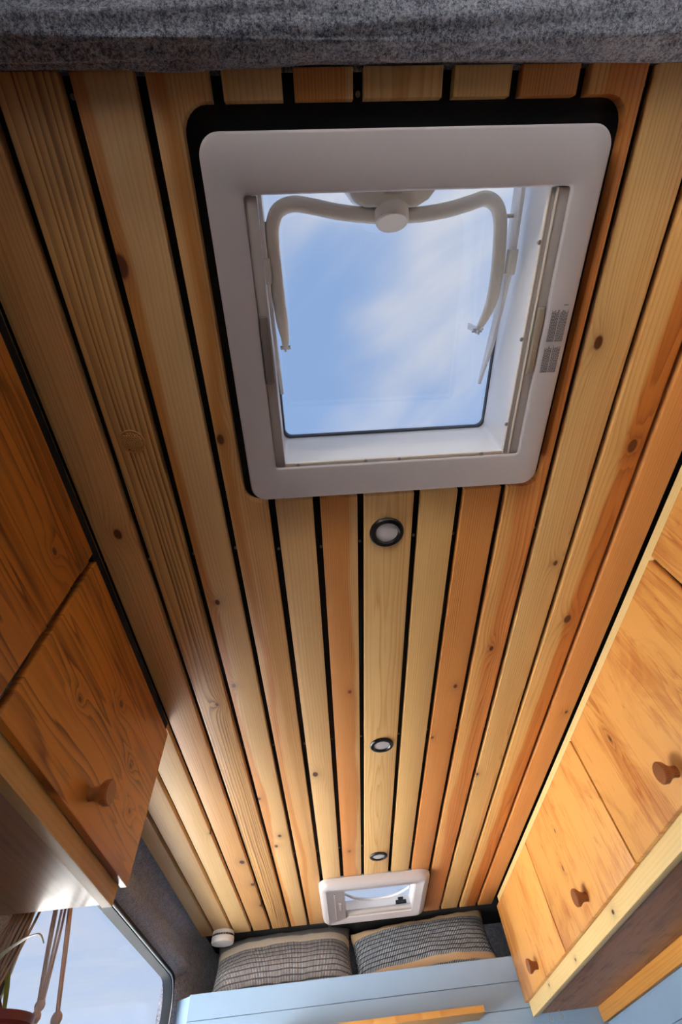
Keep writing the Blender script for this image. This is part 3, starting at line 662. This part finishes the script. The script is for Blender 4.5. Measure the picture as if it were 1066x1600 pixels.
obj('pane', box(1.018, 1.022, 0.165, 1.635, -0.435, 0.225), MGLASS, win2)

# ------------------------------------------------------------------ hanging planter
hg = thing('macrame_hanger', 'macrame plant hanger of knotted cotton cords in front of the side window', 'plant hanger', (-0.640, 1.20, 0.12))
top = Vector((-0.645, 1.205, 0.590))
rnh = random.Random(5)
rim_pts = [(Vector((-0.545, 1.212, 0.232)), 3, MCORD), (Vector((-0.622, 1.290, 0.268)), 4, MCORD), (Vector((-0.640, 1.115, 0.226)), 5, MCORDD), (Vector((-0.722, 1.200, 0.238)), 4, MCORDD)]
for bp, ns, mt in rim_pts:
    dirv = (bp - top).normalized(); side_ = dirv.cross(Vector((0, 0, 1))).normalized()
    for s in range(ns):
        off = (s - (ns - 1) / 2) * 0.0062
        mid = top.lerp(bp, 0.55) + side_ * off * 1.5 + Vector((rnh.uniform(-.002, .002), rnh.uniform(-.003, .003), 0))
        obj('cord', tube([top + side_ * off * 0.3, mid, bp + side_ * off * 0.6], 0.0027, 7, 5), mt, hg, True)
    for j in range(4):
        q = bp + Vector((0, 0, -0.002 - 0.016 * j)) - Vector((dirv.x, dirv.y, 0)) * 0.004 * j
        obj('knot', lathe([(0.0, 0.010), (0.006, 0.008), (0.0098, 0.002), (0.0098, -0.003), (0.006, -0.009), (0.0, -0.011)], q, (rnh.uniform(-.3, .3), rnh.uniform(-.3, .3), 1), 12), mt, hg, True)
    low_ = Vector((-0.640, 1.20, 0.075))
    obj('cord', tube([bp + Vector((0, 0, -0.055)), bp.lerp(low_, 0.55) + Vector((bp.x - low_.x, bp.y - low_.y, 0)) * 0.20, low_], 0.0045, 8, 5), mt, hg, True)
obj('hanging_loop', tube([top + Vector((0, 0, -0.01)), (-0.668, 1.205, 0.63), (-0.690, 1.205, 0.680), (-0.700, 1.205, 0.705)], 0.006, 8, 5), MCORDD, hg, True)
pt = thing('potted_plant', 'spider plant in a maroon pot held by the macrame hanger', 'potted plant', (-0.642, 1.20, 0.085))
obj('pot', lathe([(0.0, 0.09), (0.044, 0.09), (0.050, 0.10), (0.060, 0.246), (0.064, 0.250), (0.064, 0.262), (0.056, 0.262), (0.053, 0.235), (0.0, 0.235)], (-0.650, 1.20, -0.024), (0, 0, 1), 36), MPOT, pt, True, angle=40)
def leaf(pts, w, mt):
    P = [Vector(p) for p in pts]; Q = []
    for i in range(len(P) - 1):
        p0, p1, p2, p3 = P[max(i-1, 0)], P[i], P[i+1], P[min(i+2, len(P)-1)]
        for j in range(6):
            t = j / 6; Q.append(0.5 * ((2*p1) + (p2-p0)*t + (2*p0-5*p1+4*p2-p3)*t*t + (3*p1-p0-3*p2+p3)*t**3))
    Q.append(P[-1]); loops = []; n = len(Q)
    for i, p in enumerate(Q):
        t = (Q[min(i+1, n-1)] - Q[max(i-1, 0)]).normalized(); s = t.cross(Vector((0.2, 1, 0.3))).normalized(); s = t.cross(s).normalized(); b = t.cross(s)
        ww = w * (0.45 + 0.55 * math.sin(math.pi * min(1, i / n * 1.15 + 0.1))) * (1 if i < n - 6 else max(0.05, (n - 1 - i) / 6))
        loops.append([p + s * ww, p + b * 0.0016 * -1, p - s * ww, p + b * 0.0010])
    bm = ring_stack(loops, True, True)
    return obj('leaf', bm, mt, pt, True, angle=60)
leaf([(-0.648, 1.18, 0.215), (-0.652, 1.11, 0.262), (-0.629, 1.09, 0.292), (-0.600, 1.088, 0.311), (-0.582, 1.088, 0.3175), (-0.568, 1.088, 0.317), (-0.556, 1.088, 0.304)], 0.0085, MLEAF)
leaf([(-0.648, 1.19, 0.24), (-0.688, 1.16, 0.30), (-0.715, 1.12, 0.320), (-0.735, 1.10, 0.28), (-0.742, 1.09, 0.20)], 0.008, MLEAFG)
leaf([(-0.640, 1.20, 0.24), (-0.670, 1.21, 0.30), (-0.705, 1.22, 0.312), (-0.735, 1.24, 0.27)], 0.007, MLEAFG)
leaf([(-0.645, 1.20, 0.215), (-0.660, 1.13, 0.270), (-0.668, 1.09, 0.265), (-0.668, 1.07, 0.20)], 0.007, MLEAFG)
leaf([(-0.640, 1.20, 0.24), (-0.662, 1.17, 0.272), (-0.672, 1.15, 0.262), (-0.662, 1.135, 0.215)], 0.004, MPOT)

# ------------------------------------------------------------------ hooks under the right cabinet
for (x, y, zb, lab) in ((0.764, 2.590, 0.322, 'small chrome hook under the right cabinet, the one nearer its doors'), (0.808, 2.592, 0.326, 'small chrome hook under the right cabinet, the one nearer the wall')):
    o = obj('cup_hook', tube([(x, y, 0.352), (x, y, zb + 0.012), (x - 0.001, y - 0.001, zb + 0.004), (x + 0.005, y, zb), (x + 0.010, y, zb + 0.004), (x + 0.011, y, zb + 0.010)], 0.0017, 8, 4), MSTEEL, None, True)
    o['label'] = lab; o['category'] = 'hook'; o['group'] = 'chrome hooks under the right cabinet'
